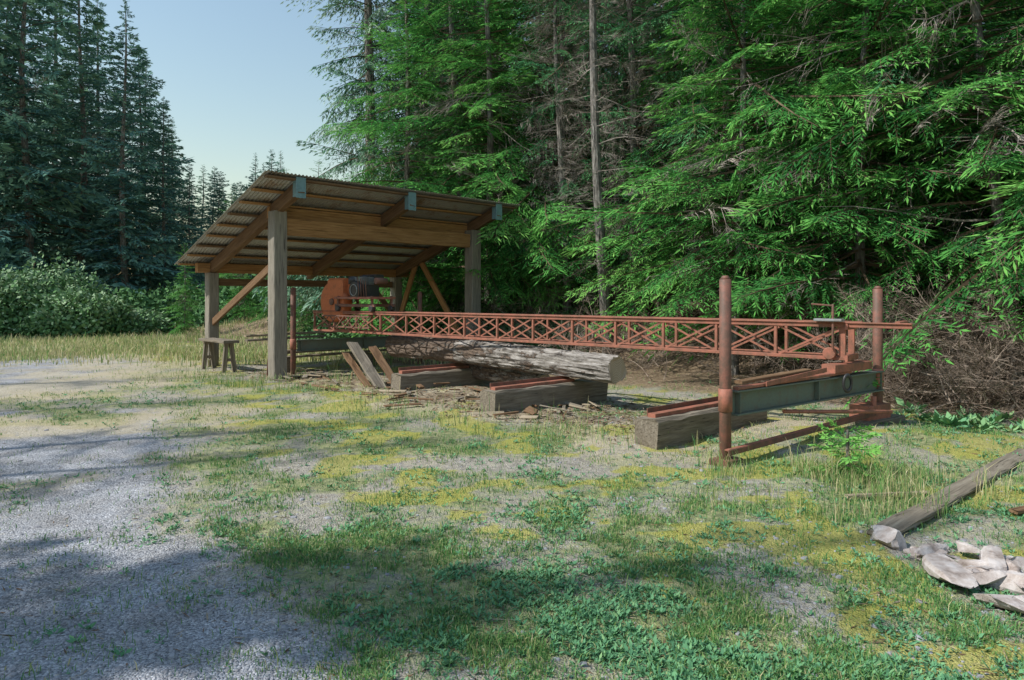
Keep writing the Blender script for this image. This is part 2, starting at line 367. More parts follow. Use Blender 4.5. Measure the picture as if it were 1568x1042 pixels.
ca.data.foreach_set('color',np.stack([g_,m_,s_,l_],-1).reshape(-1).astype(np.float32))
cb=me.attributes.new('soilm','FLOAT','POINT'); cb.data.foreach_set('value',soilm.reshape(-1).astype(np.float32))
me.update(calc_edges=True)
m,nt,b=newmat('ground_soil')
at=N(nt,'ShaderNodeAttribute',attribute_name='mask'); sp=N(nt,'ShaderNodeSeparateColor'); nt.links.new(at.outputs['Color'],sp.inputs[0])
at2=N(nt,'ShaderNodeAttribute',attribute_name='soilm')
v=objc(nt)
n1=noise(nt,v,70,4,.75); n2=noise(nt,v,14,4,.7); n3=noise(nt,v,2.2,3,.6)
vo=N(nt,'ShaderNodeTexVoronoi'); vo.inputs['Scale'].default_value=85; nt.links.new(v,vo.inputs['Vector'])
grav=ramp(nt,n1,[(.3,(.16,.165,.185)),(.5,(.37,.38,.41)),(.7,(.60,.61,.63))])
dk=ramp(nt,n3,[(.3,(.68,.65,.61)),(.65,(1.05,1.05,1.06))]); grav=mixc(nt,1.,grav,dk,'MULTIPLY')
bwc=N(nt,'ShaderNodeRGBToBW'); nt.links.new(vo.outputs['Color'],bwc.inputs[0])
grav=mixc(nt,1.,grav,ramp(nt,bwc.outputs[0],[(.2,(.66,.66,.66)),(.8,(1.3,1.3,1.3))]),'MULTIPLY')
soil=ramp(nt,n2,[(.3,(.17,.145,.10)),(.5,(.35,.31,.23)),(.7,(.52,.47,.36))])
soil=mixc(nt,.36,soil,grav)
gcol=ramp(nt,n2,[(.3,(.09,.125,.045)),(.5,(.21,.25,.09)),(.7,(.40,.38,.18))])
moss=ramp(nt,n1,[(.3,(.16,.17,.025)),(.5,(.35,.34,.06)),(.7,(.52,.46,.12))])
strw=ramp(nt,n1,[(.3,(.32,.26,.16)),(.6,(.58,.50,.34)),(.75,(.66,.59,.42))])
litt=ramp(nt,n2,[(.3,(.08,.055,.04)),(.5,(.21,.155,.10)),(.7,(.44,.35,.24))])
def brk(mask,lo=.35,hi=.6,amp=1.):
    return ramp(nt,mth(nt,'ADD',mth(nt,'MULTIPLY',mask,amp),mth(nt,'SUBTRACT',mth(nt,'MULTIPLY',mth(nt,'ADD',n2,n3),.9),.9)),[(lo,(0,0,0)),(hi,(1,1,1))])
c=mixc(nt,brk(at2.outputs['Fac'],.15,.55),grav,soil)
c=mixc(nt,mth(nt,'MULTIPLY',brk(sp.outputs[0],.30,.75),.8),c,gcol)
c=mixc(nt,mth(nt,'MULTIPLY',brk(sp.outputs[2],.3,.9),.65),c,strw)
c=mixc(nt,mth(nt,'MULTIPLY',brk(sp.outputs[1],.4,.75),.75),c,moss)
c=mixc(nt,brk(at.outputs['Alpha'],.35,.7),c,litt)
nt.links.new(c,b.inputs['Base Color']); b.inputs['Roughness'].default_value=.95; b.inputs['Specular IOR Level'].default_value=.15
hh=mth(nt,'ADD',mth(nt,'MULTIPLY',vo.outputs['Distance'],-.6),mth(nt,'MULTIPLY',n2,1.4)); bump(nt,b,hh,.9,.02)
me.materials.append(m); put(me,'ground')
# ------------------------------------------------------------------ grass, weeds
def sample(n,x0,x1,y0,y1,fn,rng,persp=True):
    out=[]; 
    while sum(map(len,out))<n:
        k=200000
        if persp:
            y=1/rng.uniform(1/y1,1/y0,k); x=y*rng.uniform(x0,x1,k)
        else: x=rng.uniform(x0,x1,k); y=rng.uniform(y0,y1,k)
        a=rng.rand(k)<fn(x,y); out.append(np.stack([x[a],y[a]],-1))
    return np.concatenate(out)[:n]
def blades(P,h,w,rng,cv,bend=.5):
    n=len(P); z=H(P[:,0],P[:,1]); B=np.stack([P[:,0],P[:,1],z-.005],-1)
    az=rng.rand(n)*6.28; d=np.stack([np.cos(az),np.sin(az),np.zeros(n)],-1)
    a2=rng.rand(n)*6.28; s=np.stack([np.cos(a2),np.sin(a2),np.zeros(n)],-1)*w[:,None]
    up=np.array([0,0,1.]); bd=rng.uniform(.1,1,n)[:,None]*bend
    mid=B+up*h[:,None]*.6+d*h[:,None]*.2*bd; tip=B+up*h[:,None]*(1-.25*bd)+d*h[:,None]*.9*bd
    q1=np.stack([B-s,B+s,mid+s*.75,mid-s*.75],1); q2=np.stack([mid-s*.75,mid+s*.75,tip+s*.12,tip-s*.12],1)
    return np.concatenate([q1,q2]),np.concatenate([cv,cv+.05])
rgG=np.random.RandomState(77)
def dgrass(x,y):
    g,mo,st,li=masks(x,y); cl=sstep(.46,.60,fbm(x*3.3,y*3.3,91,3))
    return np.clip((.04+.96*g)*(.12+.88*cl)*(1-.8*li),0,1)*(1-.5*mo)
P=sample(125000,-.85,.85,1.9,16,dgrass,rgG)
_,_,st,_=masks(P[:,0],P[:,1]); dd=P[:,1]
h=rgG.gamma(2.2,.009,len(P))+.008+.0015*dd; w=rgG.uniform(.0012,.0026,len(P))*(1+.10*dd)
cv=np.clip(rgG.normal(.42,.22,len(P))+.25*st,0,1)
Qa,Ca=blades(P,h,w,rgG,cv,1.1)
def dtall(x,y):
    s,n=sn(x,y); a=np.exp(-((n+2.2)/.7)**2)*sstep(1,3,s)*(1-sstep(12,15,s))
    pc=np.exp(-(((x+4.6)**2+(y-13.2)**2)/1.8)); pd=np.exp(-(((x-2.9)**2+(y-6.0)**2)/.8))
    return np.clip((a*.25+pc+pd*.45)*sstep(.48,.66,fbm(x*2.6,y*2.6,95,3)),0,1)
P=sample(5000,-.6,.85,4.5,19,dtall,rgG)
Qb,Cb=blades(P,rgG.gamma(3,.035,len(P))+.03,rgG.uniform(.0015,.003,len(P))*(1+P[:,1]*.05),rgG,np.clip(rgG.normal(.62,.22,len(P)),0,1),.6)
P=sample(50000,-.9,-.05,15.5,48,lambda x,y: sstep(15,20,y)*(.25+.75*sstep(.4,.6,fbm(x*.4,y*.4,97))) ,rgG)
Qc,Cc=blades(P,rgG.gamma(4,.035,len(P))+.04,rgG.uniform(.006,.013,len(P)),rgG,np.clip(rgG.normal(.75,.2,len(P)),0,1),.6)
gm=soup('grass',np.concatenate([Qa,Qb,Qc]),np.clip(np.concatenate([Ca,Cb,Cc]),0,1),np.zeros(len(Qa)+len(Qb)+len(Qc)),[M['grass']]); put(gm,'grass')
def rosettes(P,size,rng,nl=8,c0=.45):
    n=len(P); P=np.repeat(P,nl,0); size=np.repeat(size,nl); k=len(P)
    z=H(P[:,0],P[:,1]); az=rng.rand(k)*6.28; el=rng.uniform(.05,.9,k)
    D=np.stack([np.cos(az)*np.cos(el),np.sin(az)*np.cos(el),np.sin(el)],-1)
    B=np.stack([P[:,0],P[:,1],z+.002],-1)+D*(size*rng.uniform(0,.5,k))[:,None]
    Nn=np.stack([rng.normal(0,.4,k),rng.normal(0,.4,k),np.ones(k)],-1)
    L=size*rng.uniform(.5,1,k)
    return kites(B,D,Nn,L,L*rng.uniform(.13,.24,k)),np.clip(rng.normal(c0,.2,k),0,1)
def dweed(x,y):
    g,mo,st,li=masks(x,y); cl=sstep(.50,.64,fbm(x*2.8+3,y*2.8,101,4))
    return np.clip((.02+.98*g)*(.12+.88*cl)*(1-li*.7)*(1-.5*st),0,1)
P=sample(9500,-.85,.85,1.9,13,dweed,rgG)
Q1,C1=rosettes(P,rgG.uniform(.012,.042,len(P))*(1+.04*P[:,1]),rgG,9)
ss=rgG.uniform(-4,-.3,90); nn=rgG.uniform(1.0,2.2,90)
P=T0+TS*ss[:,None]+TN*nn[:,None]
Q2,C2=rosettes(P,rgG.uniform(.10,.22,len(P)),rgG,22,.75)
wm=soup('weeds',np.concatenate([Q1,Q2]),np.concatenate([C1,C2]),np.zeros(len(Q1)+len(Q2)),[M['weed']]); put(wm,'weeds')
# ------------------------------------------------------------------ pebbles, litter
def cubesphere(n):
    qs=[]
    g=np.linspace(-1,1,n+1)
    for ax in range(3):
        for sg in (-1,1):
            for i in range(n):
                for j in range(n):
                    q=[]
                    for a,b2 in ((i,j),(i+1,j),(i+1,j+1),(i,j+1)):
                        p=[0,0,0]; p[ax]=sg; p[(ax+1)%3]=g[a]; p[(ax+2)%3]=g[b2]*sg; q.append(p)
                    qs.append(q)
    Q=np.array(qs,float); return nrm(Q)
def stone(rng,n=2,amp=.25):
    Q=cubesphere(n); f=rng.uniform(1.5,2.5,(3,3)); ph=rng.rand(3)*6
    d=np.sin(Q@f+ph).sum(-1)/3; return Q*(1+amp*d[...,None])
def chip(rng,n=7):
    Q=cubesphere(n)*1.6
    for _ in range(9):
        pn=nrm(rng.normal(0,1,3)); dd_=rng.uniform(.35,.8)
        s_=Q@pn; over=np.maximum(s_-dd_,0); Q=Q-over[...,None]*pn
    return Q
sts=[stone(rgG) for _ in range(6)]
P=sample(7000,-.85,.85,1.9,9,lambda x,y: np.clip(1.05-masks(x,y)[0],0.1,1),rgG)
Qs=[]; Zp=H(P[:,0],P[:,1])
for i,(x,y) in enumerate(P):
    s=min(.022,.0035+rgG.exponential(.0032))*(1+.06*y); q=sts[i%6]; a=rgG.rand()*6.28; ca_,sa_=math.cos(a),math.sin(a)
    q=q*(s*rgG.uniform(.6,1.2,3)*[1,1,.6]); q=q@np.array([[ca_,sa_,0],[-sa_,ca_,0],[0,0,1]]); Qs.append(q+[x,y,Zp[i]])
Q=np.concatenate(Qs); put(soup('gravel',Q,np.zeros(len(Q)),np.zeros(len(Q)),[M['stone']]),'gravel')
P=sample(3600,-.85,.85,1.9,14,lambda x,y:.25+.75*masks(x,y)[0],rgG)
def dchip(x,y):
    s,n=sn(x,y); return np.exp(-((n+.8)/1.2)**4)*sstep(.5,3,s)*(1-sstep(11,14,s))
P2=sample(3400,-.5,.6,7,18,dchip,rgG); P=np.concatenate([P,P2]); n=len(P); big=np.arange(n)>=3600
az=rgG.rand(n)*6.28; L=rgG.gamma(2,.022,n)+.015; L=np.where(big,L*1.7,L); z=H(P[:,0],P[:,1])+.006+big*rgG.uniform(0,.02,n)
B=np.stack([P[:,0],P[:,1],z],-1); D=np.stack([np.cos(az),np.sin(az),rgG.normal(0,.15,n)],-1)
Q=kites(B,D,np.stack([rgG.normal(0,.3,n),rgG.normal(0,.3,n),np.ones(n)],-1),L,rgG.uniform(.0015,.005,n)*(1+P[:,1]*.06)*np.where(big,2.6,1))
put(soup('twig_litter',Q,np.zeros(n),rgG.randint(0,3,n),[M['twig'],M['plank'],M['brown']]),'twig_litter')
# ------------------------------------------------------------------ bramble bush (left) & understory
def mound(cx,cy,rx,ry,hz,n,rng,size,tilt=0):
    th=rng.rand(n)*6.28; ph=np.arccos(rng.uniform(0,1,n)); 
    d=np.stack([np.cos(th)*np.sin(ph),np.sin(th)*np.sin(ph),np.cos(ph)],-1)
    lump=.72+.5*fbm(th*2.2,ph*3,int(rng.randint(1,50)),3); r=lump*rng.uniform(.72,1.02,n)
    B=d*r[:,None]*[rx,ry,hz]; B[:,0]+=cx; B[:,1]+=cy; B[:,2]+=H(B[:,0],B[:,1])
    D=d*.4+rng.normal(0,.6,(n,3)); Nn=d+rng.normal(0,.5,(n,3))
    L=size*rng.uniform(.6,1.3,n)
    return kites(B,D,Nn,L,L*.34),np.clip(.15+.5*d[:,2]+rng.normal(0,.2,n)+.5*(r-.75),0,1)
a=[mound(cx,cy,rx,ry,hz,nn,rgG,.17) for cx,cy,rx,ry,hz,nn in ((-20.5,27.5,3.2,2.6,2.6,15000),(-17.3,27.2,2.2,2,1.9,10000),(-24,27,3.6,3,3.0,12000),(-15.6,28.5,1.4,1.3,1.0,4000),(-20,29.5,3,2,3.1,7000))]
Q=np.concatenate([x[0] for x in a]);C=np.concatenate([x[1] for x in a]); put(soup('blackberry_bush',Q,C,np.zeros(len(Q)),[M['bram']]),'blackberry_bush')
a=[]
for i in range(40):
    s=rgG.uniform(8,26); n=rgG.uniform(4.2,7); x,y=W(s,n)
    if (x-1)/y<-.36: continue
    a.append(mound(x,y,1.1,1.1,rgG.uniform(.5,1.2),900,rgG,.13))
for i in range(34):
    D=rgG.uniform(33,42); u=rgG.uniform(-60,420); a.append(mound((u-784)/1045*D,D,2.2,1.8,rgG.uniform(.9,2.6),1500,rgG,.25))
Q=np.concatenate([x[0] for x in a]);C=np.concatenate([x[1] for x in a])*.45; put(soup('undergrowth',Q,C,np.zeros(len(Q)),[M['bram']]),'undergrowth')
Qs=[]
for i in range(860):
    if i<570: s=rgG.uniform(-5,.9); n=rgG.uniform(1.9,4.0); zo=rgG.uniform(-.05,1.2)*min(1,(n-1.4)/1.2)
    else: s=rgG.uniform(-1,10); n=rgG.uniform(2.8,5.8); zo=rgG.uniform(-.05,.6)
    x,y=W(s,n); z=float(H(x,y))
    T=deads[rgG.randint(5)]; q,_,_=xform(T,rgG.rand()*6.28,rgG.uniform(-.3,1.1),rgG.rand()*6,rgG.uniform(.3,.75),(x,y,z+zo)); q[...,2]=np.maximum(q[...,2],z); Qs.append(q)
Q=np.concatenate(Qs); put(soup('dead_brush',Q,np.zeros(len(Q)),np.zeros(len(Q)),[M['brush']]),'dead_brush')
st=gen_tree(np.random.RandomState(4),.50,.20,[(1.2,[gen_branch(rg,1.2,.02,unit=.28,spacing=.16,dens=7,hang=.0,width=.15) for _ in range(3)])],deads,18,.05,0,.008,wob=.0)
Qt,Ct,Mt=st; put(soup('fir_seedling',Qt,np.clip(Ct+.3,0,1),Mt,[M['bark'],M['fir'],M['dead'],M['twig']]),'fir_seedling',(2.95,6.0,float(H(2.95,6.))),sc=.85)
# ------------------------------------------------------------------ beams
def bar(name,p0,p1,w,h,mat,parent,up=(0,0,1),bev=.008,jit=0.,roll=0):
    p0=Vector(p0);p1=Vector(p1); d=p1-p0; L=d.length; x=d.normalized(); u=Vector(up)
    if abs(x.dot(u))>.98: u=Vector((.707,.707,0))
    y=u.cross(x).normalized(); z=x.cross(y)
    bev=min(bev,w*.2,h*.2)
    a,c=w/2,h/2; sec=[(-a+bev,-c),(a-bev,-c),(a,-c+bev),(a,c-bev),(a-bev,c),(-a+bev,c),(-a,c-bev),(-a,-c+bev)]
    ns=max(1,int(L/.2)) if jit else 1; vs=[];fs=[]
    for i in range(ns+1):
        for (sy,sz) in sec: vs.append((-L/2+L*i/ns+(random.uniform(-jit,jit)*2 if i in (0,ns) else 0),sy+random.uniform(-jit,jit),sz+random.uniform(-jit,jit)))
    for i in range(ns):
        for j in range(8): fs.append((i*8+j,i*8+(j+1)%8,(i+1)*8+(j+1)%8,(i+1)*8+j))
    fs.append(tuple(range(7,-1,-1))); fs.append(tuple(ns*8+j for j in range(8)))
    me=bpy.data.meshes.new(name); me.from_pydata(vs,[],fs); me.materials.append(mat)
    o=bpy.data.objects.new(name,me); COL.objects.link(o)
    mt=Matrix((x,y,z)).transposed().to_4x4()@Matrix.Rotation(roll,4,'X'); mt.translation=(p0+p1)/2; o.matrix_world=mt
    if parent: o.parent=parent
    return o
def cyl(name,p0,p1,r,mat,parent,n=20,r2=None,cap=True,jit=0,segs=1,hollow=False):
    p0=Vector(p0);p1=Vector(p1); d=p1-p0; L=d.length; x=d.normalized(); u=Vector((0,0,1)) if abs(x.z)<.9 else Vector((1,0,0))
    y=u.cross(x).normalized(); z=x.cross(y); r2=r if r2 is None else r2; vs=[];fs=[]
    prof=[(-L/2,r*.9)]+[(-L/2+.004+(L-.008)*i/segs,r+(r2-r)*i/segs) for i in range(segs+1)]+[(L/2,r2*.9)]
    for px,pr in prof:
        for j in range(n):
            t=6.28318*j/n; q=pr*(1+random.uniform(-jit,jit)); vs.append((px,math.cos(t)*q,math.sin(t)*q))
    for i in range(len(prof)-1):
        for j in range(n): fs.append((i*n+j,i*n+(j+1)%n,(i+1)*n+(j+1)%n,(i+1)*n+j))
    if cap: fs.append(tuple(range(n-1,-1,-1))); fs.append(tuple((len(prof)-1)*n+j for j in range(n)))
    me=bpy.data.meshes.new(name); me.from_pydata(vs,[],fs); me.materials.append(mat)
    for p in me.polygons: p.use_smooth=len(p.vertices)==4
    o=bpy.data.objects.new(name,me); COL.objects.link(o)
    mt=Matrix((x,y,z)).transposed().to_4x4(); mt.translation=(p0+p1)/2; o.matrix_world=mt
    if parent: o.parent=parent
    return o
# ------------------------------------------------------------------ shed
shed=empty('timber_shed')
SA=np.array([.7071,.7071]); SB=np.array([-.7071,.7071]); S0=np.array([-4.67,13.6])
def S(a,b,z): p=S0+SA*a+SB*b; return (p[0],p[1],z)
zr=lambda b:3.90-.335*(b+1)
A1=5.2;B1=3.3
for nm,a,b,zt,w in (('post_front_left',0,0,3.30,.28),('post_rear_left',0,B1,2.16,.24),('post_front_right',A1,0,3.28,.30),('post_rear_right',A1,B1,2.16,.26)):
    bar(nm,S(a,b,-.25),S(a,b,zt),w,w,M['post'],shed,up=(.7071,.7071,0),bev=.015,jit=.004)
bar('front_beam',S(.145,.0,3.01),S(A1-.155,.0,3.01),.16,.33,M['honey'],shed,jit=.003)
bar('front_plate',S(-.1,.20,3.30),S(A1+.3,.20,3.30),.12,.23,M['honey'],shed,jit=.003)
bar('rear_beam',S(-.35,B1,2.275),S(A1+.4,B1,2.275),.16,.22,M['honey'],shed,jit=.003)
bar('rear_girt',S(.13,B1+.02,1.95),S(A1-.14,B1+.02,1.95),.08,.17,M['brown'],shed)
for i,a in enumerate((0,2.6,A1)):
    rz=lambda b:zr(b)-.19
    bar('rafter_%d'%(i+1),S(a,-.93,rz(-.93)),S(a,B1+.25,rz(B1+.25)),.14,.25,M['brown'],shed,jit=.003)
    bb=-.955
    bar('end_bracket_%d'%(i+1),S(a-.0,bb,rz(bb)-.22),S(a,bb,rz(bb)+.17),.20,.018,M['brkt'],shed,up=(-.7071,.7071,0))
    bar('bracket_side_%d'%(i+1),S(a-.085,bb+.08,rz(bb)-.2),S(a-.085,bb+.08,rz(bb)+.13),.012,.14,M['brkt'],shed,up=(-.7071,.7071,0))
for i,b in enumerate(np.linspace(-.88,B1+.2,9)):
    bar('purlin_%d'%(i+1),S(-.66,b,zr(b)-.04),S(A1+.62,b,zr(b)-.04),.13,.042,M['honey'] if i%3 else M['brown'],shed)
na=int(6.64/.0095); aa=np.linspace(-.72,A1+.72,na); bb=np.linspace(-1.0,B1+.35,12)
AA,BB=np.meshgrid(aa,bb); ZZ=zr(BB)+.012*np.sin(AA/.076*2*np.pi)+.004*np.sin(BB*2.2+AA*1.3)+.005
PX=S0[0]+SA[0]*AA+SB[0]*BB; PY=S0[1]+SA[1]*AA+SB[1]*BB
V=np.stack([PX,PY,ZZ],-1); Q=np.stack([V[:-1,:-1],V[:-1,1:],V[1:,1:],V[1:,:-1]],2).reshape(-1,4,3)
put(soup('roof_sheet',Q,np.zeros(len(Q)),np.zeros(len(Q)),[M['roof']]),'roof_sheet',parent=shed)
bar('side_brace_left',S(-.02,B1-.12,1.02),S(-.02,.14,2.25),.06,.16,M['brown'],shed)
bar('side_brace_right_1',S(A1+.02,.30,.35),S(A1+.02,2.2,2.62),.06,.17,M['honey'],shed)
bar('side_brace_right_2',S(A1+.02,B1-.1,.9),S(A1+.02,2.35,2.62),.06,.17,M['honey'],shed)
bar('rear_brace',S(A1-.1,B1,1.1),S(A1-1.1,B1,2.2),.06,.15,M['brown'],shed)
# ------------------------------------------------------------------ sawmill
mill=empty('portable_sawmill')
def T(s,n,z): p=W(s,n); return (p[0],p[1],z)
zt,zb=1.295,.875; SL=10.6
for side,n in (('front',-.19),('rear',.19)):
    bar('top_chord_'+side,T(-.68 if side=='front' else -.1,n,zt-.02),T(SL,n,zt-.02),.05,.045,M['red'],mill,bev=.003)
    bar('rail_lip_'+side,T(-.68 if side=='front' else -.1,n,zt+.012),T(SL,n,zt+.012),.085,.014,M['red'],mill,bev=.002)
    bar('bottom_chord_'+side,T(-.05,n,zb+.02),T(SL,n,zb+.02),.045,.04,M['red'],mill,bev=.003)
    npan=14; ps=SL/npan
    for i in range(npan+1):
        s=min(SL-.02,i*ps+.02)
        bar('web_post_%s_%d'%(side,i),T(s,n,zb+.035),T(s,n,zt-.04),.035 if i else .07,.035,M['red'],mill,bev=.002)
        if i<npan:
            bar('web_diag_a_%s_%d'%(side,i),T(s+.03,n+.008,zb+.04),T(s+ps-.04,n+.008,zt-.045),.010,.024,M['red'],mill,bev=.001)
            bar('web_diag_b_%s_%d'%(side,i),T(s+.03,n-.008,zt-.045),T(s+ps-.04,n-.008,zb+.04),.010,.024,M['red'],mill,bev=.001)
for i in range(13):
    s=.1+i*.85; bar('cross_tie_%d'%i,T(s,-.17,zb+.02),T(s,.17,zb+.02),.03,.03,M['redd'],mill,bev=.002)
    bar('top_tie_%d'%i,T(s+.3,-.165,zt-.03),T(s+.3,.165,zt-.03),.025,.025,M['redd'],mill,bev=.002)
def gantry(tag,c0,c1,near):
    a=np.array(c0);bq=np.array(c1);d=(bq-a)/np.linalg.norm(bq-a)
    for k,p,zt_ in (('a',a,1.77),('b',bq,1.70)):
        z0=float(H(*p))
        cyl('gantry_post_%s_%s'%(tag,k),(p[0],p[1],z0-.25),(p[0],p[1],zt_),.056,M['redd'],mill,24)
        cyl('post_cap_%s_%s'%(tag,k),(p[0],p[1],zt_),(p[0],p[1],zt_+.035),.050,M['redd'],mill,24,r2=.03)
        cyl('post_sleeve_%s_%s'%(tag,k),(p[0],p[1],.50),(p[0],p[1],.72),.066,M['red'],mill,24)
    s=a+d*.09; e=bq-d*.02+d*.04
    P0=lambda z:(s[0],s[1],z); P1=lambda z:(e[0],e[1],z)
    bar('cross_web_'+tag,P0(.575),P1(.575),.02,.21,M['beam'],mill,bev=.002)
    bar('cross_flange_top_'+tag,P0(.688),P1(.688),.15,.016,M['beam'],mill,bev=.002)
    bar('cross_flange_bottom_'+tag,P0(.462),P1(.462),.15,.016,M['beam'],mill,bev=.002)
    for t in (.02,.5,.98):
        q=s+(e-s)*t; 
        nn2=np.array([d[1],-d[0]])
        bar('stiffener_%s_%d'%(tag,int(t*100)),(q[0]+nn2[0]*.04,q[1]+nn2[1]*.04,.475),(q[0]+nn2[0]*.04,q[1]+nn2[1]*.04,.675),.06,.012,M['beam'],mill,up=(d[0],d[1],0))
    return a,bq,d
ga,gb,gd=gantry('near',(2.05,6.56),(4.50,8.40),True)
gantry('far',(-4.60,14.35),(-2.2,16.3),False)
gn=np.array([gd[1],-gd[0]])
def G(t,o,z): p=ga+gd*t+gn*o; return (p[0],p[1],z)
bar('saddle_rail',G(.12,.03,.715),G(2.3,.03,.735),.07,.035,M['red'],mill)
bar('saddle_plate',G(.55,.085,.73),G(1.7,.085,.80),.012,.05,M['red'],mill)
bar('saddle_block',G(1.9,.0,.79),G(2.75,.0,.79),.16,.10,M['red'],mill)
bar('scrap_board',G(.25,-.03,.76),G(1.5,-.02,.80),.09,.03,M['brown'],mill)
bar('foot_rail',G(-.12,.10,.16),G(2.75,.10,.24),.045,.012,M['red'],mill)
bar('foot_rail_lip',G(-.12,.125,.135),G(2.75,.125,.215),.010,.05,M['redd'],mill)
bar('foot_plate',G(-.12,.0,.02),G(.14,.0,.02),.2,.06,M['redd'],mill)
bar('foot_plate_rear',G(2.6,.0,.22),G(3.1,.02,.22),.24,.18,M['red'],mill)
cyl('foot_screw',G(2.75,.1,.2),G(2.75,.1,.42),.03,M['red'],mill)
cyl('jack_rod',G(1.0,.0,.40),G(2.75,.30,.26),.022,M['red'],mill)
bar('foot_timber',G(2.45,.05,.06),G(3.35,.05,.06),.3,.16,M['grey'],mill,jit=.006)
def torus(name,c,ax,R,r,mat,par,n=28,k=8,sy=1.):
    ax=Vector(ax).normalized(); u=Vector((0,0,1)); v=ax.cross(u).normalized(); qs=[];vs=[];fs=[]
    for i in range(n):
        t=6.28318*i/n; rd=u*math.cos(t)*sy+v*math.sin(t)
        for j in range(k):
            p=6.28318*j/k; vs.append(tuple(Vector(c)+rd*(R+r*math.cos(p))+ax*r*math.sin(p)))
    for i in range(n):
        for j in range(k): fs.append((i*k+j,((i+1)%n)*k+j,((i+1)%n)*k+(j+1)%k,i*k+(j+1)%k))
    me=bpy.data.meshes.new(name); me.from_pydata(vs,[],fs); me.materials.append(mat)
    for p in me.polygons:p.use_smooth=True
    o=bpy.data.objects.new(name,me); COL.objects.link(o); 
    if par:o.parent=par
    return o
torus('hook_ring',G(2.05,.14,.63),(-.3,.95,0),.055,.016,M['black'],mill,sy=1.6)
cyl('crank_shaft',T(.1,-.28,1.0),T(.1,-.28,1.52),.014,M['redd'],mill)
bar('crank_arm',T(.1,-.28,1.50),T(.32,-.34,1.52),.02,.02,M['redd'],mill)
cyl('end_pulley',T(.15,-.26,.95),T(.15,-.20,.95),.07,M['red'],mill)
bar('end_cap_plate',T(.0,-.25,1.335),T(.30,-.25,1.335),.14,.03,M['steel'],mill)
bar('end_stop',T(-.03,-.24,1.26),T(-.03,.24,1.26),.03,.07,M['red'],mill)
bar('end_stop_low',T(-.03,-.24,.90),T(-.03,.24,.90),.03,.07,M['red'],mill)
bar('crosshead',T(-.5,.0,1.30),T(-.5,.45,1.30),.05,.05,M['red'],mill)
SC=9.1
for s in (SC-.55,SC+.55):
    for n in (-.24,.24):
        bar('carriage_leg',T(s,n,1.31),T(s,n,1.62),.05,.05,M['redd'],mill)
        cyl('carriage_wheel',T(s,n-.05,1.37),T(s,n+.05,1.37),.06,M['black'],mill)
for n in (-.24,.24): bar('carriage_skid',T(SC-.65,n,1.43),T(SC+.65,n,1.43),.05,.06,M['redd'],mill)
bar('carriage_deck',T(SC-.6,0,1.58),T(SC+.6,0,1.58),.62,.05,M['red'],mill)
for k,z in enumerate((1.0,1.22)): bar('lattice_rail_%d'%k,T(SC-.7,-.42,z),T(SC+.85,-.42,z),.03,.03,M['redd'],mill,bev=.002)
for k in range(6):
    s=SC-.7+k*.26
    bar('lattice_a_%d'%k,T(s,-.42,1.0),T(s+.26,-.42,1.22),.015,.02,M['redd'],mill,bev=.002)
    bar('lattice_b_%d'%k,T(s,-.44,1.22),T(s+.26,-.44,1.0),.015,.02,M['redd'],mill,bev=.002)
bar('engine_block',T(SC-.28,-.02,1.72),T(SC+.18,-.02,1.72),.34,.24,M['black'],mill,bev=.03)
for k in range(7): bar('cylinder_fin_%d'%k,T(SC-.20,-.05,1.86+k*.022),T(SC+.08,-.05,1.86+k*.022),.27,.010,M['steel'],mill,bev=.003)
cyl('engine_cylinder',T(SC-.06,-.05,1.82),T(SC-.06,-.05,2.03),.10,M['black'],mill)
cyl('air_cleaner',T(SC+.24,-.10,1.86),T(SC+.24,-.10,2.02),.10,M['black'],mill)
cyl('flywheel_shroud',T(SC-.05,-.30,1.74),T(SC-.05,-.19,1.74),.17,M['black'],mill,32)
torus('starter_ring',T(SC-.05,-.31,1.74),(TN[0],TN[1],0),.11,.008,M['steel'],mill)
cyl('muffler',T(SC-.42,-.05,1.92),T(SC-.42,.22,1.92),.065,M['redd'],mill)
bar('fuel_tank',T(SC-.2,.22,1.98),T(SC+.22,.22,1.98),.24,.16,M['black'],mill,bev=.04)
for k in range(4): cyl('control_lever_%d'%k,T(SC-.45+k*.08,-.3,1.60),T(SC-.5+k*.08,-.36,1.9+.03*k),.007,M['redd'],mill,10)
bar('belt_cover',T(SC+.30,-.05,1.80),T(SC+.62,-.05,1.80),.12,.36,M['orange'],mill,bev=.03)
cyl('blade_guard',T(SC+.80,-.22,1.50),T(SC+.80,-.02,1.50),.42,M['orange'],mill,40)
bar('guard_housing',T(SC+.42,-.12,1.76),T(SC+.95,-.12,1.76),.21,.46,M['orange'],mill,bev=.05)
cyl('guard_hub',T(SC+.80,-.25,1.50),T(SC+.80,-.21,1.50),.07,M['redd'],mill)
cyl('arbor',T(SC+.2,-.12,1.6),T(SC+.8,-.12,1.5),.03,M['steel'],mill)
# ------------------------------------------------------------------ log bunks
AD=np.array([.76,.65])
def bunk(name,x,y,L,w,h,mat,red=True):
    e=empty(name); p0=np.array([x,y]); p1=p0+AD*L; g=float(H(x,y))*.5; nrm2=np.array([AD[1],-AD[0]])
    bar('timber_beam',(p0[0],p0[1],g+h*.5-.04),(p1[0],p1[1],g+h*.5-.04),w,h+.02,mat,e,bev=.03,jit=.012)
    if red:
        q0=p0+AD*.1; q1=p0+AD*(L*.72)
        bar('steel_rail',(q0[0],q0[1],g+h-.01),(q1[0],q1[1],g+h-.01),.10,.05,M['red'],e,bev=.004)
        bar('rail_flange',(q0[0]-nrm2[0]*.06,q0[1]-nrm2[1]*.06,g+h+.02),(q1[0]-nrm2[0]*.06,q1[1]-nrm2[1]*.06,g+h+.02),.012,.09,M['redd'],e,bev=.002)
    return e
bunk('log_bunk',-.34,9.35,2.3,.30,.34,M['grey'])
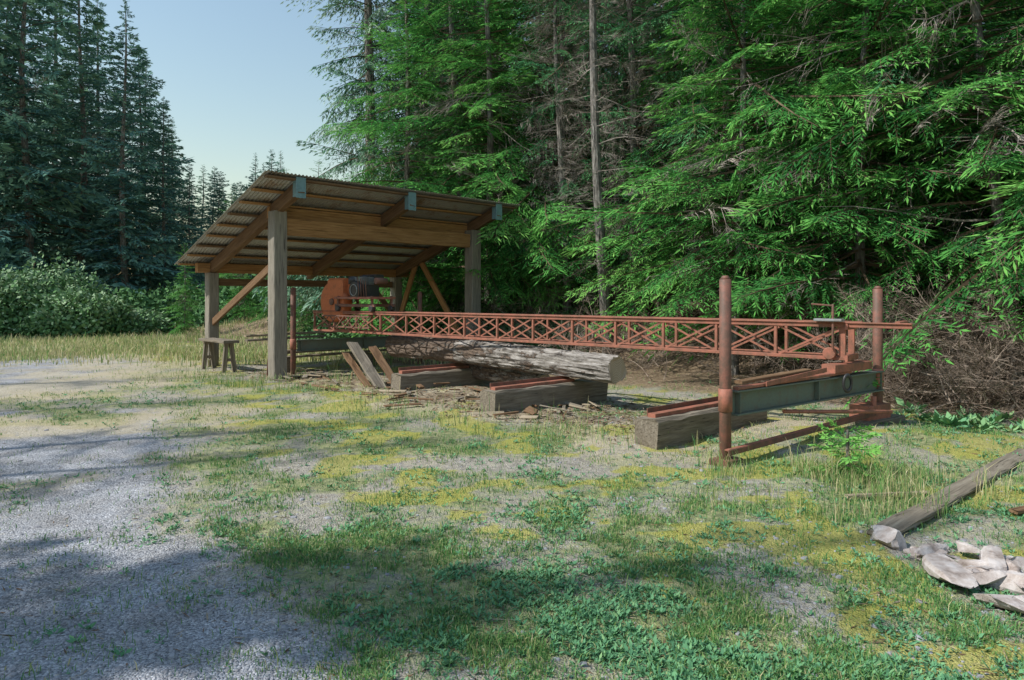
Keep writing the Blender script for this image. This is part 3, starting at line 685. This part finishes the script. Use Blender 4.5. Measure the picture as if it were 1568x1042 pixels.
bunk('log_bunk',-1.98,11.6,2.3,.30,.32,M['grey'])
bunk('log_bunk',1.42,7.25,2.2,.30,.33,M['grey'])
# ------------------------------------------------------------------ log
def logmesh(name,p0,p1,r0,r1,seed,mat,endm,n=56,segs=130,parent=None,rough=1.):
    p0=Vector(p0);p1=Vector(p1);L=(p1-p0).length; x=(p1-p0).normalized(); y=Vector((0,0,1)).cross(x).normalized(); z=x.cross(y)
    I,J=np.meshgrid(np.arange(segs+1),np.arange(n),indexing='ij'); t=I/segs; th=6.28318*J/n; r=r0+(r1-r0)*t
    cc=np.cos(th)*2.2+8; s_c=np.sin(th)*2.2+8
    d=fbm(t*L*1.6+cc*3,s_c*3,seed,2)-.5; d2=fbm(t*L*5+cc*3,s_c*9,seed+1,3)-.5
    bark=sstep(.50,.53,fbm(t*L*1.3+cc*1.5,s_c*2.5,seed+7,3)+ (t-.5)*.16)*.07
    kn=0
    for kt,ka in ((.12,1.2),(.3,2.2),(.37,.6),(.55,1.5),(.68,2.4),(.8,.9),(.9,1.9)):
        kn=kn+.20*np.exp(-(((t-kt)*L/.08)**2+(((th-ka+3.14)%6.28-3.14)/.3)**2))
    q=r*(1+.16*d+.20*d2*rough+kn+bark)
    X=-L/2+L*t+np.where((I==0)|(I==segs),.02*np.sin(th*3),0)
    vs=np.stack([X,np.cos(th)*q+.03*np.sin(t*5),np.sin(th)*q+.02*np.sin(t*4)],-1).reshape(-1,3).tolist(); fs=[];mi=[]
    for i in range(segs):
        for j in range(n): fs.append((i*n+j,i*n+(j+1)%n,(i+1)*n+(j+1)%n,(i+1)*n+j)); mi.append(0)
    fs.append(tuple(range(n-1,-1,-1))); fs.append(tuple(segs*n+j for j in range(n))); mi+= [1,1]
    me=bpy.data.meshes.new(name); me.from_pydata(vs,[],fs); me.materials.append(mat); me.materials.append(endm)
    me.polygons.foreach_set('material_index',mi)
    o=bpy.data.objects.new(name,me); COL.objects.link(o); mt=Matrix((x,y,z)).transposed().to_4x4(); mt.translation=(p0+p1)/2; o.matrix_world=mt
    if parent:o.parent=parent
    return o
logmesh('weathered_log',(1.50,9.72,.565),(-2.45,14.05,.62),.195,.21,5,M['log'],M['logend'])
logmesh('weathered_log',(.55,11.1,.22),(-1.1,13.1,.25),.13,.15,9,M['log'],M['logend'],24,30)
pile=empty('scrap_lumber')
rs=random.Random(5)
bar('leaning_slab_1',(-2.95,12.6,.75),(-2.25,11.75,.02),.20,.05,M['grey'],pile,jit=.014)
bar('leaning_slab_2',(-2.62,12.8,.66),(-2.05,12.1,.05),.16,.04,M['brown'],pile,jit=.012)
bar('leaning_slab_3',(-3.1,12.7,.55),(-2.5,11.9,.03),.12,.035,M['brown'],pile,jit=.012)
for i in range(60):
    s=rs.uniform(3.0,10); n=rs.uniform(-1.9,-.1) ; x,y=W(s,n); a=rs.choice([0,0,1.57])+rs.gauss(0,.45)+2.43; L=rs.uniform(.12,.6)
    z=float(H(x,y))+.02+rs.uniform(0,.06)
    bar('board_%d'%i,(x,y,z),(x+math.cos(a)*L,y+math.sin(a)*L,z+rs.uniform(-.02,.05)),rs.uniform(.03,.10),rs.uniform(.012,.03),M[rs.choice(['brown','plank','grey','brown'])],pile,roll=rs.gauss(0,.3),jit=.004)
for i,(a,b,z,L) in enumerate(((.5,.9,.30,2.6),(.45,1.1,.42,2.9),(.6,1.35,.36,2.4),(.3,2.2,.72,2.3),(.2,1.9,.64,1.8))):
    bar('stacked_board_%d'%i,S(a,b,z),S(a+L,b-.2,z+.04),.16,.045,M['plank' if i%2 else 'grey'],pile,jit=.003)
for a,b in ((.7,1.1),(2.6,1.0)): bar('sticker_%g'%a,S(a,b-.3,.13),S(a,b+.5,.13),.2,.3,M['grey'],pile)
bench=empty('work_bench')
bar('top',S(-.25,1.6,.64),S(-.25,3.0,.64),.34,.06,M['grey'],bench,jit=.003)
for b in (1.75,2.85):
    bar('leg_%g'%b,S(-.36,b,-.05),S(-.3,b,.61),.07,.09,M['grey'],bench); bar('leg_b_%g'%b,S(-.12,b,-.05),S(-.2,b,.61),.07,.09,M['grey'],bench)
    bar('rung_%g'%b,S(-.36,b,.25),S(-.14,b,.25),.04,.06,M['grey'],bench)
cyl('leaning_pipe',S(.0,.45,0),S(.05,.3,1.55),.02,M['redd'],mill)
bar('weathered_plank',(2.42,4.50,.03),(4.95,6.55,.12),.15,.035,M['grey'],None,jit=.008,roll=.1)
bar('weathered_plank',(2.62,5.35,.04),(3.3,5.42,.05),.05,.02,M['plank'],None,jit=.004)
bar('weathered_plank',(3.6,4.9,.06),(4.6,5.3,.08),.06,.03,M['brown'],None,jit=.004)
# rubble
Qs=[]
rb=np.random.RandomState(2)
for i in range(120):
    t=rb.rand(); x=2.45+t*.25+rb.uniform(-.1,.5); y=4.2-1.1*t+rb.uniform(-.25,.3)
    q=chip(rb,5)
    big=i<44
    sc=(rb.uniform(.05,.11) if big else rb.uniform(.012,.035))*np.array([1.7,.8,.5]); a=rb.rand()*3; ca_,sa_=math.cos(a),math.sin(a)
    q=(q*sc)@np.array([[ca_,sa_,0],[-sa_,ca_,0],[0,0,1]]); Qs.append(q+[x,y,float(H(x,y))+.015+(rb.uniform(0,.05) if big else 0)])
Q=np.concatenate(Qs); put(soup('rubble_pile',Q,np.zeros(len(Q)),np.zeros(len(Q)),[M['pale']]),'rubble_pile')
# ------------------------------------------------------------------ light, world, camera
az=math.atan2(-.93,-.30)
el=math.radians(48)
tosun=Vector((math.sin(az)*math.cos(el),math.cos(az)*math.cos(el),math.sin(el)))
sl=bpy.data.lights.new('sun','SUN'); sl.energy=5; sl.angle=math.radians(.5); sl.color=(1,.96,.88)
so=bpy.data.objects.new('sun',sl); COL.objects.link(so); so.rotation_euler=(-tosun).to_track_quat('-Z','Y').to_euler()
w=bpy.data.worlds.new('World'); scene.world=w; w.use_nodes=True; nt=w.node_tree
sk=nt.nodes.new('ShaderNodeTexSky'); sk.sky_type='NISHITA'; sk.sun_disc=False; sk.sun_elevation=el; sk.sun_rotation=az
sk.air_density=1.9; sk.dust_density=.6; sk.ozone_density=2.0
bg=nt.nodes['Background']; bg.inputs[1].default_value=.15; nt.links.new(sk.outputs[0],bg.inputs[0])
cam=bpy.data.cameras.new('camera'); co=bpy.data.objects.new('camera',cam); COL.objects.link(co)
co.location=(0,0,1.6); co.rotation_euler=(math.pi/2,0,0); cam.lens=24; cam.sensor_width=36; cam.shift_y=-.042; cam.clip_end=1000; cam.clip_start=.05
scene.camera=co
scene.view_settings.view_transform='Standard'; scene.view_settings.look='None'; scene.view_settings.exposure=0
